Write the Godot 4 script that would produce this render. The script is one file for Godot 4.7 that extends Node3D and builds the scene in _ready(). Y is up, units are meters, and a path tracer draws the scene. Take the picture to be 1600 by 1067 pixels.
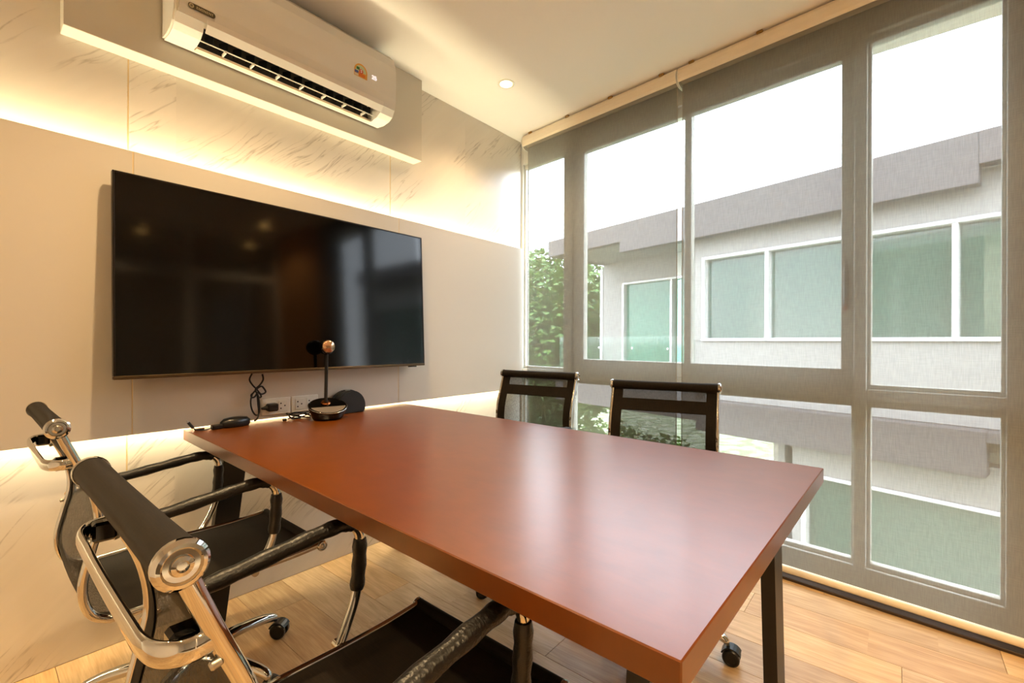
extends Node3D
# A small meeting room: the media wall stands at z = 0, the window wall runs towards +z at the right, slightly turned.

const CEIL := 2.57
const WIN_AT := Vector3(2.588, 0, 0)
const WIN_TURN := -95.34
const BLD_AT := Vector3(6.42, 0, 0.155)
const BLD_TURN := -103.16
var mats := {}
var used := {}
var rng := RandomNumberGenerator.new()

# ------------------------------------------------------------------ helpers
func S() -> SurfaceTool:
	var st := SurfaceTool.new()
	st.begin(Mesh.PRIMITIVE_TRIANGLES)
	st.set_smooth_group(-1)
	return st

func tri(st: SurfaceTool, a: Vector3, b: Vector3, c: Vector3, inside: Vector3) -> void:
	var n := (b - a).cross(c - a)
	if n.dot((a + b + c) / 3.0 - inside) > 0.0:
		var t := b
		b = c
		c = t
	st.add_vertex(a)
	st.add_vertex(b)
	st.add_vertex(c)

func quad(st: SurfaceTool, a: Vector3, b: Vector3, c: Vector3, d: Vector3, inside: Vector3) -> void:
	tri(st, a, b, c, inside)
	tri(st, a, c, d, inside)

# box with chamfered edges, from corner lo to corner hi
func bx(st: SurfaceTool, lo: Vector3, hi: Vector3, bev := 0.0, xf := Transform3D()) -> void:
	var c := (lo + hi) / 2.0
	var h := (hi - lo) / 2.0
	h = h.abs()
	var b := minf(bev, minf(h.x, minf(h.y, h.z)) * 0.9)
	var P := func(sx, sy, sz, ax): # corner vertex belonging to the face across axis ax
		var v := Vector3(sx * h.x, sy * h.y, sz * h.z)
		for k in 3:
			if k != ax:
				v[k] -= signf(v[k]) * b
		return xf * (c + v)
	var mid: Vector3 = xf * c
	for ax in 3:
		for s in [-1.0, 1.0]:
			var q := []
			for uv in [[-1.0, -1.0], [1.0, -1.0], [1.0, 1.0], [-1.0, 1.0]]:
				var sg := [0.0, 0.0, 0.0]
				sg[ax] = s
				sg[(ax + 1) % 3] = uv[0]
				sg[(ax + 2) % 3] = uv[1]
				q.append(P.call(sg[0], sg[1], sg[2], ax))
			quad(st, q[0], q[1], q[2], q[3], mid)
	if b <= 0.0:
		return
	for ax in 3:
		var a1 := (ax + 1) % 3
		var a2 := (ax + 2) % 3
		for s1 in [-1.0, 1.0]:
			for s2 in [-1.0, 1.0]:
				var e := []
				for t in [-1.0, 1.0]:
					var sg := [0.0, 0.0, 0.0]
					sg[ax] = t
					sg[a1] = s1
					sg[a2] = s2
					e.append(P.call(sg[0], sg[1], sg[2], a1))
					e.append(P.call(sg[0], sg[1], sg[2], a2))
				quad(st, e[0], e[1], e[3], e[2], mid)
	for sx in [-1.0, 1.0]:
		for sy in [-1.0, 1.0]:
			for sz in [-1.0, 1.0]:
				tri(st, P.call(sx, sy, sz, 0), P.call(sx, sy, sz, 1), P.call(sx, sy, sz, 2), mid)

# tube along points; ref fixes the first axis of the section (ra), rb is the other one
func tube(st: SurfaceTool, pts: Array, ra, seg := 10, rb = null, ref := Vector3.ZERO, cap := true) -> void:
	st.set_smooth_group(0)
	var n := pts.size()
	var rings := []
	var up := ref
	if up == Vector3.ZERO:
		var t0: Vector3 = (pts[1] - pts[0]).normalized()
		up = Vector3.UP if absf(t0.y) < 0.9 else Vector3.RIGHT
	for i in n:
		var t: Vector3 = (pts[mini(i + 1, n - 1)] - pts[maxi(i - 1, 0)]).normalized()
		var n1 := (up - t * up.dot(t)).normalized()
		if ref == Vector3.ZERO:
			up = n1
		var n2 := t.cross(n1)
		var r1: float = ra[i] if ra is Array else ra
		var r2: float = r1 if rb == null else (rb[i] if rb is Array else rb)
		var ring := []
		for k in seg:
			var a := TAU * k / seg
			ring.append(pts[i] + n1 * cos(a) * r1 + n2 * sin(a) * r2)
		rings.append(ring)
	for i in n - 1:
		var m: Vector3 = (pts[i] + pts[i + 1]) / 2.0
		for k in seg:
			var k2 := (k + 1) % seg
			quad(st, rings[i][k], rings[i][k2], rings[i + 1][k2], rings[i + 1][k], m)
	st.set_smooth_group(-1)
	if cap:
		for k in seg:
			tri(st, pts[0], rings[0][k], rings[0][(k + 1) % seg], pts[1])
			tri(st, pts[n - 1], rings[n - 1][k], rings[n - 1][(k + 1) % seg], pts[n - 2])

# profile of [radius, height] turned about an axis through at
func lathe(st: SurfaceTool, prof: Array, at: Vector3, axis := Vector3.UP, seg := 20, smooth := false) -> void:
	var u := axis.normalized()
	var v := (Vector3.RIGHT if absf(u.x) < 0.9 else Vector3.FORWARD)
	v = (v - u * u.dot(v)).normalized()
	var w := u.cross(v)
	st.set_smooth_group(0 if smooth else -1)
	for i in prof.size() - 1:
		var p: Array = prof[i]
		var q: Array = prof[i + 1]
		if not smooth:
			st.set_smooth_group(i + 1)
		var d := Vector2(q[0] - p[0], q[1] - p[1])
		for k in seg:
			var a := TAU * k / seg
			var b := TAU * (k + 1) / seg
			var da := v * cos(a) + w * sin(a)
			var db := v * cos(b) + w * sin(b)
			var A: Vector3 = at + da * p[0] + u * p[1]
			var B: Vector3 = at + db * p[0] + u * p[1]
			var C: Vector3 = at + db * q[0] + u * q[1]
			var D: Vector3 = at + da * q[0] + u * q[1]
			# outward is to the right of the walking direction (profile runs from bottom to top)
			var o: Vector3 = ((da + db) * 0.5 * d.y - u * d.x).normalized()
			var inside: Vector3 = (A + C) / 2.0 - o
			if p[0] > 1e-6:
				tri(st, A, B, C, inside)
			if q[0] > 1e-6:
				tri(st, A, C, D, inside)
	st.set_smooth_group(-1)

# polygon of Vector2 (in the plane of ax, ay) pushed along az from d0 to d1
func extrude(st: SurfaceTool, poly: PackedVector2Array, ax: Vector3, ay: Vector3, az: Vector3, d0: float, d1: float, at := Vector3.ZERO, smooth := false) -> void:
	var idx := Geometry2D.triangulate_polygon(poly)
	var mid := Vector2.ZERO
	for p in poly:
		mid += p / poly.size()
	var f := func(p, d): return at + ax * p.x + ay * p.y + az * d
	var m0: Vector3 = f.call(mid, (d0 + d1) / 2.0)
	for i in range(0, idx.size(), 3):
		for d in [d0, d1]:
			var q := []
			for k in 3:
				q.append(f.call(poly[idx[i + k]], d))
			tri(st, q[0], q[1], q[2], (q[0] + q[1] + q[2]) / 3.0 + az * (1.0 if d == minf(d0, d1) else -1.0))
	var ccw := not Geometry2D.is_polygon_clockwise(poly)
	if smooth:
		st.set_smooth_group(7)
	for i in poly.size():
		var p := poly[i]
		var q := poly[(i + 1) % poly.size()]
		var e := (q - p).normalized()
		var o := Vector2(e.y, -e.x) * (1.0 if ccw else -1.0)
		var A: Vector3 = f.call(p, d0)
		var B: Vector3 = f.call(q, d0)
		var C: Vector3 = f.call(q, d1)
		var D: Vector3 = f.call(p, d1)
		quad(st, A, B, C, D, (A + C) / 2.0 - (ax * o.x + ay * o.y) * 0.01)
	st.set_smooth_group(-1)

# a single sheet across z, for cloth and panes
func sheet(st: SurfaceTool, x0: float, x1: float, y0: float, y1: float, z: float) -> void:
	quad(st, Vector3(x0, y0, z), Vector3(x1, y0, z), Vector3(x1, y1, z), Vector3(x0, y1, z), Vector3((x0 + x1) / 2, (y0 + y1) / 2, z - 1.0))

func bake(st: SurfaceTool) -> ArrayMesh:
	st.generate_normals()
	return st.commit()

func obj(called: String, st, m: Material, parent: Node = self, label := "") -> MeshInstance3D:
	var o := MeshInstance3D.new()
	o.name = called if parent != self else numbered(called)
	o.mesh = bake(st) if st is SurfaceTool else st
	o.material_override = m
	o.cast_shadow = GeometryInstance3D.SHADOW_CASTING_SETTING_ON
	parent.add_child(o, true)
	if label:
		o.set_meta("label", label)
	return o

func numbered(n: String) -> String:
	if not used.has(n):
		used[n] = 0
		return n
	used[n] += 1
	return "%s_%03d" % [n, used[n]]

func base(called: String, at := Vector3.ZERO, turn := 0.0) -> Node3D:
	var o := Node3D.new()
	o.name = numbered(called)
	o.position = at
	o.rotation_degrees.y = turn
	add_child(o)
	return o

func tag(o: Node, label: String, category := "", group := "", kind := "") -> Node:
	if label: o.set_meta("label", label)
	if category: o.set_meta("category", category)
	if group: o.set_meta("group", group)
	if kind: o.set_meta("kind", kind)
	return o

func text_mesh(t: String, size: float, depth: float, bold := false) -> TextMesh:
	var m := TextMesh.new()
	var f := SystemFont.new()
	f.font_names = PackedStringArray(["Droid Sans"])
	if bold: f.font_weight = 700
	m.font = f
	m.text = t
	m.font_size = 64
	m.pixel_size = size / 64.0
	m.depth = depth
	return m

func smooth_path(ctrl: Array, steps := 6) -> Array:
	var out := []
	var n := ctrl.size()
	for i in n - 1:
		var p0: Vector3 = ctrl[maxi(i - 1, 0)]
		var p1: Vector3 = ctrl[i]
		var p2: Vector3 = ctrl[i + 1]
		var p3: Vector3 = ctrl[mini(i + 2, n - 1)]
		for k in steps:
			var t := float(k) / steps
			out.append(0.5 * ((2.0 * p1) + (p2 - p0) * t + (2.0 * p0 - 5.0 * p1 + 4.0 * p2 - p3) * t * t + (3.0 * p1 - p0 - 3.0 * p2 + p3) * t * t * t))
	out.append(ctrl[n - 1])
	return out

# ------------------------------------------------------------------ materials
func mat(called: String, c: Color, rough := 0.6, metal := 0.0, spec := 0.5) -> StandardMaterial3D:
	if mats.has(called):
		return mats[called]
	var m := StandardMaterial3D.new()
	m.resource_name = called
	m.albedo_color = c
	m.roughness = rough
	m.metallic = metal
	m.metallic_specular = spec
	mats[called] = m
	return m

func glow(called: String, c: Color, e: float) -> StandardMaterial3D:
	var m := mat(called, Color(0.9, 0.88, 0.82), 0.6)
	m.emission_enabled = true
	m.emission = c
	m.emission_energy_multiplier = e
	return m

func noise(freq: float, sd: int, oct := 4, kind := FastNoiseLite.TYPE_SIMPLEX_SMOOTH) -> FastNoiseLite:
	var n := FastNoiseLite.new()
	n.seed = sd
	n.frequency = freq
	n.noise_type = kind
	n.fractal_octaves = oct
	return n

func tex_marble(sd: int) -> ImageTexture:
	var N := 768
	var im := Image.create(N, N, false, Image.FORMAT_RGB8)
	var warp := noise(0.006, sd, 3)
	var streak := noise(0.03, sd + 1, 4)
	var where := noise(0.0045, sd + 2, 2)
	var cloud := noise(0.004, sd + 3, 3)
	for y in N:
		for x in N:
			# veins lean from lower left to upper right
			var along := (x - y) * 0.7071
			var across := (x + y) * 0.7071
			var w := warp.get_noise_2d(x, y) * 7.0
			var v := streak.get_noise_2d(along * 0.10, (across + w) * 1.5)
			var vein: float = pow(clampf(1.0 - absf(v) * 9.0, 0.0, 1.0), 2.0) * smoothstep(0.04, 0.46, where.get_noise_2d(along * 0.6, across * 1.4))
			var fine := clampf(v * 0.5 + 0.5, 0.0, 1.0)
			var cl := cloud.get_noise_2d(along * 0.5, across * 1.3)
			var k := 0.86 + 0.035 * cl + 0.02 * fine
			var c := Color(k, k * 0.968, k * 0.915).lerp(Color(0.47, 0.42, 0.37), clampf(vein * 0.42, 0.0, 0.42))
			im.set_pixel(x, y, c)
	im.generate_mipmaps()
	return ImageTexture.create_from_image(im)

# boards: the grain runs along the image's second axis
func tex_wood(sd: int, a: Color, b: Color, fine: float, blotch: float) -> ImageTexture:
	var W := 512
	var H := 1024
	var im := Image.create(W, H, false, Image.FORMAT_RGB8)
	var g := noise(0.02, sd, 4)
	var l := noise(0.008, sd + 5, 3)
	var p := noise(0.09, sd + 9, 2)
	for y in H:
		for x in W:
			var wv := l.get_noise_2d(x, y * 0.25) * 30.0
			var gr := g.get_noise_2d((x + wv) * 2.2, y * 0.10)
			var po := p.get_noise_2d(x * 2.0, y * 0.12)
			var bl := l.get_noise_2d(x * 1.3 + 300.0, y * 0.8)
			var t := clampf(0.5 + gr * fine + bl * blotch + po * fine * 0.6, 0.0, 1.0)
			im.set_pixel(x, y, a.lerp(b, t))
	return ImageTexture.create_from_image(im)

func tex_weave(sd: int, lo: float, hi: float, alpha_lo: float, alpha_hi: float, tint: Color) -> ImageTexture:
	var N := 512
	var im := Image.create(N, N, false, Image.FORMAT_RGBA8)
	var n1 := noise(0.08, sd, 2)
	for y in N:
		for x in N:
			var warp := n1.get_noise_2d(x * 3.0, y * 0.12)
			var weft := n1.get_noise_2d(x * 0.12 + 900.0, y * 3.0)
			var t := clampf(0.5 + 0.8 * warp + 0.5 * weft, 0.0, 1.0)
			var k := lerpf(lo, hi, t)
			im.set_pixel(x, y, Color(tint.r * k, tint.g * k, tint.b * k, lerpf(alpha_hi, alpha_lo, t)))
	return ImageTexture.create_from_image(im)

func tri_map(m: StandardMaterial3D, t: Texture2D, sc: Vector3, off := Vector3.ZERO, world := false) -> StandardMaterial3D:
	m.albedo_texture = t
	m.uv1_triplanar = true
	m.uv1_world_triplanar = world
	m.uv1_triplanar_sharpness = 8.0
	m.uv1_scale = sc
	m.uv1_offset = off
	return m

func _ready() -> void:
	rng.seed = 7
	camera_and_light()
	materials()
	room_shell()
	window_wall()
	outside()
	make_table()
	chairs()
	television()
	air_conditioner()
	table_things()
	downlights()

# ------------------------------------------------------------------ camera, sky, exposure
func camera_and_light() -> void:
	var cam := Camera3D.new()
	cam.name = "camera"
	var yaw := deg_to_rad(39.936)
	var F := Vector3(cos(yaw), 0.0, -sin(yaw))
	var r := F.cross(Vector3.UP).normalized()
	var u := r.cross(F)
	var roll := deg_to_rad(0.2147)
	cam.transform = Transform3D(Basis(r * cos(roll) + u * sin(roll), u * cos(roll) - r * sin(roll), -F), Vector3(0, 1.09, 2.1447))
	cam.fov = rad_to_deg(2.0 * atan(533.5 / 716.57))
	cam.near = 0.05
	cam.far = 200.0
	add_child(cam)
	cam.current = true
	var we := WorldEnvironment.new()
	we.name = "environment"
	var e := Environment.new()
	var sky := Sky.new()
	var sm := ProceduralSkyMaterial.new()
	sm.sky_top_color = Color(0.90, 0.95, 1.0)
	sm.sky_horizon_color = Color(0.95, 0.98, 1.0)
	sm.ground_bottom_color = Color(0.48, 0.5, 0.46)
	sm.ground_horizon_color = Color(0.6, 0.62, 0.6)
	sky.sky_material = sm
	e.background_mode = Environment.BG_SKY
	e.sky = sky
	e.background_energy_multiplier = 20.5
	e.tonemap_mode = Environment.TONE_MAPPER_LINEAR
	e.tonemap_exposure = 1.05
	e.sdfgi_enabled = true
	e.ssao_enabled = true
	e.ssil_enabled = true
	we.environment = e
	add_child(we)

const LED := Color(1.0, 0.93, 0.76)
const WARM := Color(1.0, 0.85, 0.63)

func area(called: String, at: Vector3, dir: Vector3, size: Vector2, e: float, c: Color, parent: Node) -> void:
	var l := AreaLight3D.new()
	l.name = called
	l.area_size = size
	l.area_normalize_energy = true
	l.light_energy = e
	l.light_color = c
	l.shadow_enabled = true
	l.area_range = 12.0
	l.area_attenuation = 2.0
	parent.add_child(l, true)
	var z := -dir
	l.transform = Transform3D(Basis(Vector3.RIGHT, z.cross(Vector3.RIGHT), z), at)

# ------------------------------------------------------------------ shared materials
func materials() -> void:
	mat("paint_white", Color(0.95, 0.94, 0.915), 0.7)
	mat("paint_tan", Color(0.78, 0.58, 0.36), 0.6)
	mat("panel_greige", Color(0.80, 0.775, 0.73), 0.42)
	mat("bulkhead_greige", Color(0.80, 0.78, 0.73), 0.5)
	mat("chrome", Color(0.80, 0.80, 0.79), 0.05, 1.0)
	mat("chrome_dull", Color(0.72, 0.70, 0.66), 0.28, 1.0)
	mat("black_plastic", Color(0.035, 0.034, 0.034), 0.35)
	mat("black_gloss", Color(0.012, 0.012, 0.013), 0.08)
	mat("black_metal", Color(0.045, 0.04, 0.036), 0.42, 0.0, 0.5)
	mat("white_plastic", Color(0.90, 0.89, 0.85), 0.3)
	mat("frame_white", Color(0.80, 0.79, 0.75), 0.42)
	mat("rubber", Color(0.03, 0.03, 0.03), 0.7)
	var gl := mat("window_glass", Color(0.9, 0.97, 0.94, 0.04), 0.02)
	gl.transparency = BaseMaterial3D.TRANSPARENCY_ALPHA
	var g2 := mat("green_glass", Color(0.2, 0.42, 0.34, 0.22), 0.05)
	g2.transparency = BaseMaterial3D.TRANSPARENCY_ALPHA
	# woven fabrics
	var fb := mat("seat_fabric", Color(1, 1, 1), 0.75)
	tri_map(fb, tex_weave(21, 0.75, 1.3, 1.0, 1.0, Color(0.095, 0.07, 0.04)), Vector3(3.5, 3.5, 3.5))
	fb.metallic_specular = 0.28
	fb.rim_enabled = true
	fb.rim = 0.08
	var bm := mat("back_mesh", Color(1, 1, 1), 0.75)
	tri_map(bm, tex_weave(33, 0.8, 1.2, 0.74, 0.90, Color(0.085, 0.068, 0.05)), Vector3(9, 9, 9))
	bm.transparency = BaseMaterial3D.TRANSPARENCY_ALPHA
	var bl := mat("blind_fabric", Color(1, 1, 1), 0.9)
	tri_map(bl, tex_weave(45, 0.93, 1.05, 0.66, 0.71, Color(0.52, 0.52, 0.50)), Vector3(2.6, 2.6, 2.6))
	bl.transparency = BaseMaterial3D.TRANSPARENCY_ALPHA
	bl.backlight_enabled = true
	bl.backlight = Color(0.5, 0.5, 0.49)
	var bh := mat("blind_hem", Color(0.55, 0.52, 0.46), 0.9)
	bh.backlight_enabled = true
	bh.backlight = Color(0.5, 0.5, 0.48)
	mat("cassette", Color(0.94, 0.89, 0.80), 0.45)
	# leather sleeves
	var lt := mat("sleeve", Color(0.045, 0.04, 0.035), 0.38)
	var nt := NoiseTexture2D.new()
	nt.width = 128
	nt.height = 128
	nt.seamless = true
	nt.as_normal_map = true
	nt.bump_strength = 3.0
	nt.noise = noise(0.08, 4, 2)
	lt.normal_enabled = true
	lt.normal_texture = nt
	lt.normal_scale = 0.5
	lt.uv1_triplanar = true
	lt.uv1_scale = Vector3(14, 14, 14)
	# table wood
	var tw := mat("table_wood", Color(1, 1, 1), 0.28, 0.0, 0.6)
	tri_map(tw, tex_wood(61, Color(0.355, 0.172, 0.016), Color(0.455, 0.226, 0.026), 0.13, 0.3), Vector3(2.0, 2.0, 1.4))
	# marble and floor variants
	for k in 3:
		var mm := mat("marble_%d" % k, Color(1, 1, 1), 0.32)
		tri_map(mm, tex_marble(100 + 17 * k) , Vector3(0.62, 0.62, 0.62), Vector3(0.13 * k, 0.31 * k, 0))
	var oak := tex_wood(81, Color(0.72, 0.585, 0.41), Color(0.87, 0.75, 0.57), 0.5, 0.3)
	var oak2 := tex_wood(93, Color(0.70, 0.565, 0.40), Color(0.85, 0.73, 0.56), 0.45, 0.35)
	for k in 6:
		var om := mat("oak_%d" % k, [Color(1, 1, 1), Color(0.95, 0.94, 0.93), Color(1.0, 0.97, 0.93), Color(0.92, 0.91, 0.9), Color(0.98, 0.98, 1.0), Color(0.96, 0.93, 0.9)][k], 0.36)
		tri_map(om, oak if k % 2 == 0 else oak2, Vector3(1.8, 1.8, 0.7), Vector3(0.37 * k, 0, 0.23 * k))

# ------------------------------------------------------------------ room
func room_shell() -> void:
	# floor: slab with single boards on it
	var st := S()
	bx(st, Vector3(-1.6, -0.16, -0.2), Vector3(2.74, -0.012, 5.4))
	var fl := obj("floor", st, mat("screed", Color(0.35, 0.27, 0.18), 0.9))
	tag(fl, "light oak plank floor under the meeting table", "", "", "structure")
	var W := 0.183
	var L := 1.215
	var n := 0
	var cache := {}
	var x := -1.45
	var row := 0
	while x < 2.60:
		var z: float = -[0.0, 0.43, 0.81, 0.22, 0.62][row % 5] * L
		while z < 3.55:
			var z0 := maxf(z, 0.0)
			var z1 := minf(z + L, 3.55)
			if z1 - z0 > 0.02:
				var len := snappedf(z1 - z0, 0.001)
				var wd := minf(W, 2.62 - x)
				var key := "%.3f_%.3f" % [len, wd]
				if not cache.has(key):
					var s2 := S()
					bx(s2, Vector3(-wd / 2 + 0.0006, -0.012, -len / 2 + 0.0006), Vector3(wd / 2 - 0.0006, 0.0, len / 2 - 0.0006), 0.0006)
					cache[key] = bake(s2)
				var p := obj("plank", cache[key], mats["oak_%d" % rng.randi_range(0, 5)], fl)
				p.position = Vector3(x + wd / 2, 0, (z0 + z1) / 2)
			z += L
		x += W
		row += 1
	# ceiling
	st = S()
	bx(st, Vector3(-1.6, CEIL, -0.2), Vector3(3.0, CEIL + 0.16, 5.4))
	tag(obj("ceiling", st, mats.paint_white), "smooth white painted ceiling with recessed downlights", "", "", "structure")
	# media wall: backing, stone sheets with open joints, raised greige boards, bulkhead
	st = S()
	bx(st, Vector3(-1.6, -0.16, -0.2), Vector3(2.655, CEIL, -0.012))
	var wf := obj("wall_front", st, mat("joint_gold", Color(0.74, 0.60, 0.36), 0.5))
	tag(wf, "media wall of veined cream marble with a raised greige panel", "", "", "structure")
	var seams := [-1.5, -0.747, 0.381, 1.509, 2.655]
	for i in 4:
		st = S()
		var w: float = seams[i + 1] - seams[i]
		bx(st, Vector3(-w / 2 + 0.002, 0, -0.012), Vector3(w / 2 - (0.002 if i < 3 else 0.0), CEIL, 0), 0.0015)
		var p := obj("marble_sheet", st, mats["marble_%d" % (i % 3)], wf)
		p.position = Vector3((seams[i] + seams[i + 1]) / 2, 0, 0)
	var ps := [-1.5, -0.747, 0.381, 1.510, 2.58]
	for i in 4:
		st = S()
		bx(st, Vector3(ps[i] + 0.0015, 0.755, 0.055), Vector3(ps[i + 1] - (0.0015 if i < 3 else 0.0), 1.756, 0.08), 0.0012)
		obj("raised_board", st, mats.panel_greige, wf, "matt greige wall board standing proud of the marble")
		st = S()
		bx(st, Vector3(ps[i] + 0.0015, 0.80, 0.0), Vector3(ps[i + 1], 1.70, 0.0545))
		obj("board_batten", st, mat("batten", Color(0.6, 0.52, 0.4), 0.8), wf)
	for i in [1, 2, 3]:
		st = S()
		bx(st, Vector3(seams[i] - 0.0019, 0, -0.012), Vector3(seams[i] + 0.0019, CEIL, -0.001))
		obj("joint_strip", st, mat("joint_cream", Color(0.88, 0.78, 0.58), 0.4), wf, "thin pale gold joint strip")
		st = S()
		bx(st, Vector3(ps[i] - 0.0014, 0.756, 0.0546), Vector3(ps[i] + 0.0014, 1.755, 0.0785))
		obj("joint_strip", st, mats.joint_cream, wf)
	st = S()
	bx(st, Vector3(0.203, 2.112, 0.0), Vector3(1.667, CEIL, 0.075), 0.0015)
	obj("bulkhead", st, mats.bulkhead_greige, wf, "shallow greige boxed-out bulkhead below the ceiling")
	# LED strips behind the edges of the raised boards
	for k in 2:
		var up := k == 0
		var y := 1.702 if up else 0.798
		var d := Vector3.UP if up else Vector3.DOWN
		var led := base("led_strip", Vector3(0.54, y, 0.028))
		tag(led, "warm LED strip glowing along the %s edge of the greige board" % ("top" if up else "bottom"), "light", "cove LED strips")
		st = S()
		bx(st, Vector3(-2.03, -0.002, -0.005), Vector3(2.03, 0.002, 0.005))
		obj("tape", st, mats.white_plastic, led)
		var cm: ArrayMesh
		st = S()
		bx(st, Vector3(-0.009, -0.001, -0.003), Vector3(0.009, 0.001, 0.003), 0.0005)
		cm = bake(st)
		for i in 66:
			var ch := obj("diode", cm, glow("led_glow", LED, 6.0), led)
			ch.position = Vector3(-2.0 + i * 0.0612, 0.003 if up else -0.003, 0)
		area("strip_light", Vector3(0, 0.006 if up else -0.006, 0), d, Vector2(4.0, 0.012), 1.9 if up else 1.8, LED, led)
	# left wall, back partition, corridor
	st = S()
	bx(st, Vector3(-1.6, 0, -0.012), Vector3(-1.45, CEIL, 3.62))
	tag(obj("wall_left", st, mats.paint_white), "plain cream side wall opposite the windows", "", "", "structure")
	st = S()
	bx(st, Vector3(-1.6, 0, 5.25), Vector3(2.74, CEIL, 5.4))
	bx(st, Vector3(-1.6, 0, 3.62), Vector3(-1.45, CEIL, 5.25))
	bx(st, Vector3(2.6, 0, 3.62), Vector3(2.74, CEIL, 5.25))
	tag(obj("wall_corridor", st, mats.paint_white), "plain corridor walls beyond the glazed partition", "", "", "structure")
	var wb := base("wall_back", Vector3(0, 0, 3.55))
	tag(wb, "glazed office partition with pale frame", "", "", "structure")
	for v in [[-1.45, -1.38], [0.2, 0.27], [1.42, 1.49], [2.27, 2.6]]:
		st = S()
		bx(st, Vector3(v[0], 0, 0), Vector3(v[1], CEIL, 0.07), 0.003)
		obj("post", st, mats.paint_white, wb)
	for v in [[-1.38, 0.2], [0.27, 1.42], [1.49, 2.27]]:
		for h in [[0.0, 0.08], [2.04, 2.11], [2.50, CEIL]]:
			st = S()
			bx(st, Vector3(v[0], h[0], 0), Vector3(v[1], h[1], 0.07), 0.003)
			obj("rail", st, mats.paint_white, wb)
		for h in [[0.08, 2.04], [2.11, 2.50]]:
			st = S()
			sheet(st, v[0], v[1], h[0], h[1], 0.035)
			obj("pane", st, mats.window_glass, wb)

func win_root(called: String) -> Node3D:
	return base(called, WIN_AT, WIN_TURN)

# ------------------------------------------------------------------ windows and blinds; local x runs along the wall, z into the room
func window_wall() -> void:
	var st: SurfaceTool
	var w := win_root("window_1")
	tag(w, "floor to ceiling window wall with pale aluminium frames behind roller blinds", "", "", "structure")
	var fr: Material = mats.frame_white
	var bar := func(called, s0, s1, y0, y1, o0 = -0.15, o1 = -0.08, bev = 0.003):
		var t := S()
		bx(t, Vector3(s0, y0, o0), Vector3(s1, y1, o1), bev)
		obj(called, t, fr, w)
	bar.call("jamb", -0.09, 0.004, 0.0, CEIL)
	bar.call("jamb", 2.456, 2.58, 0.0, CEIL)
	bar.call("head", 0.004, 2.456, 2.405, CEIL)
	bar.call("mullion", 0.40, 0.46, 0.02, 2.405, -0.16, -0.07)
	bar.call("mullion", 2.006, 2.05, 0.02, 2.405, -0.16, -0.07)
	bar.call("transom", 0.004, 0.40, 0.843, 0.892)
	bar.call("transom", 0.46, 2.006, 0.843, 0.892)
	bar.call("transom", 2.05, 2.456, 0.843, 0.892)
	bar.call("sill", 0.004, 2.456, 0.0, 0.125, -0.15, -0.08)
	# sliding sashes
	bar.call("stile", 0.462, 0.552, 0.892, 2.405, -0.14, -0.095)
	bar.call("stile", 1.237, 1.276, 0.892, 2.405, -0.14, -0.095)
	bar.call("stile", 1.956, 2.006, 0.892, 2.405, -0.14, -0.095)
	for s in [[0.552, 1.237], [1.276, 1.956]]:
		bar.call("sash_rail", s[0], s[1], 0.892, 0.975, -0.14, -0.095)
		bar.call("sash_rail", s[0], s[1], 2.345, 2.405, -0.14, -0.095)
	# glazing beads of the fixed panes
	for f in [[0.004, 0.40, 0.892, 2.405], [2.05, 2.456, 0.892, 2.405], [0.004, 0.40, 0.125, 0.843], [0.46, 2.006, 0.125, 0.843], [2.05, 2.456, 0.125, 0.843]]:
		bar.call("bead", f[0], f[1], f[2], f[2] + 0.018, -0.14, -0.10, 0.002)
		bar.call("bead", f[0], f[1], f[3] - 0.03, f[3], -0.14, -0.10, 0.002)
		bar.call("bead", f[0], f[0] + 0.012, f[2] + 0.018, f[3] - 0.03, -0.14, -0.10, 0.002)
		bar.call("bead", f[1] - 0.012, f[1], f[2] + 0.018, f[3] - 0.03, -0.14, -0.10, 0.002)
	for g in [[0.004, 0.40, 0.892, 2.405], [0.552, 1.237, 0.975, 2.345], [1.276, 1.956, 0.975, 2.345], [2.05, 2.456, 0.892, 2.405], [0.004, 0.40, 0.125, 0.843], [0.46, 2.006, 0.125, 0.843], [2.05, 2.456, 0.125, 0.843]]:
		st = S()
		sheet(st, g[0], g[1], g[2], g[3], -0.12)
		obj("pane", st, mats.window_glass, w)
	# sash latch
	st = S()
	bx(st, Vector3(1.966, 1.25, -0.097), Vector3(1.984, 1.43, -0.083), 0.004)
	var la := obj("latch", st, mat("latch_grey", Color(0.55, 0.54, 0.52), 0.4), w, "slim grey sash latch")
	st = S()
	bx(st, Vector3(1.969, 1.235, -0.09), Vector3(1.981, 1.25, -0.078), 0.002)
	obj("lock_button", st, mat("red_button", Color(0.72, 0.22, 0.1), 0.4), la, "small red lock button")
	# floor track under the blinds; its dark colour paints the shadowed gap below the rails
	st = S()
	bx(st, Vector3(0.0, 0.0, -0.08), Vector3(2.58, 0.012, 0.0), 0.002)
	obj("track", st, mat("track_shade_brown", Color(0.20, 0.13, 0.08), 0.4), w)
	# blank wall after the window, to the partition
	st = S()
	bx(st, Vector3(2.58, 0, -0.2), Vector3(3.75, CEIL, -0.07))
	var wr := obj("wall_right", st, mats.paint_tan)
	wr.position = WIN_AT
	wr.rotation_degrees.y = WIN_TURN
	tag(wr, "tan painted wall beside the windows", "", "", "structure")
	# two roller blinds
	blind(0.112, 1.233, "roller blind of sheer taupe screen fabric next to the marble wall", 0.085)
	blind(1.259, 2.70, "roller blind of sheer taupe screen fabric in front of the sash with the red button", 1.259)

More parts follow.
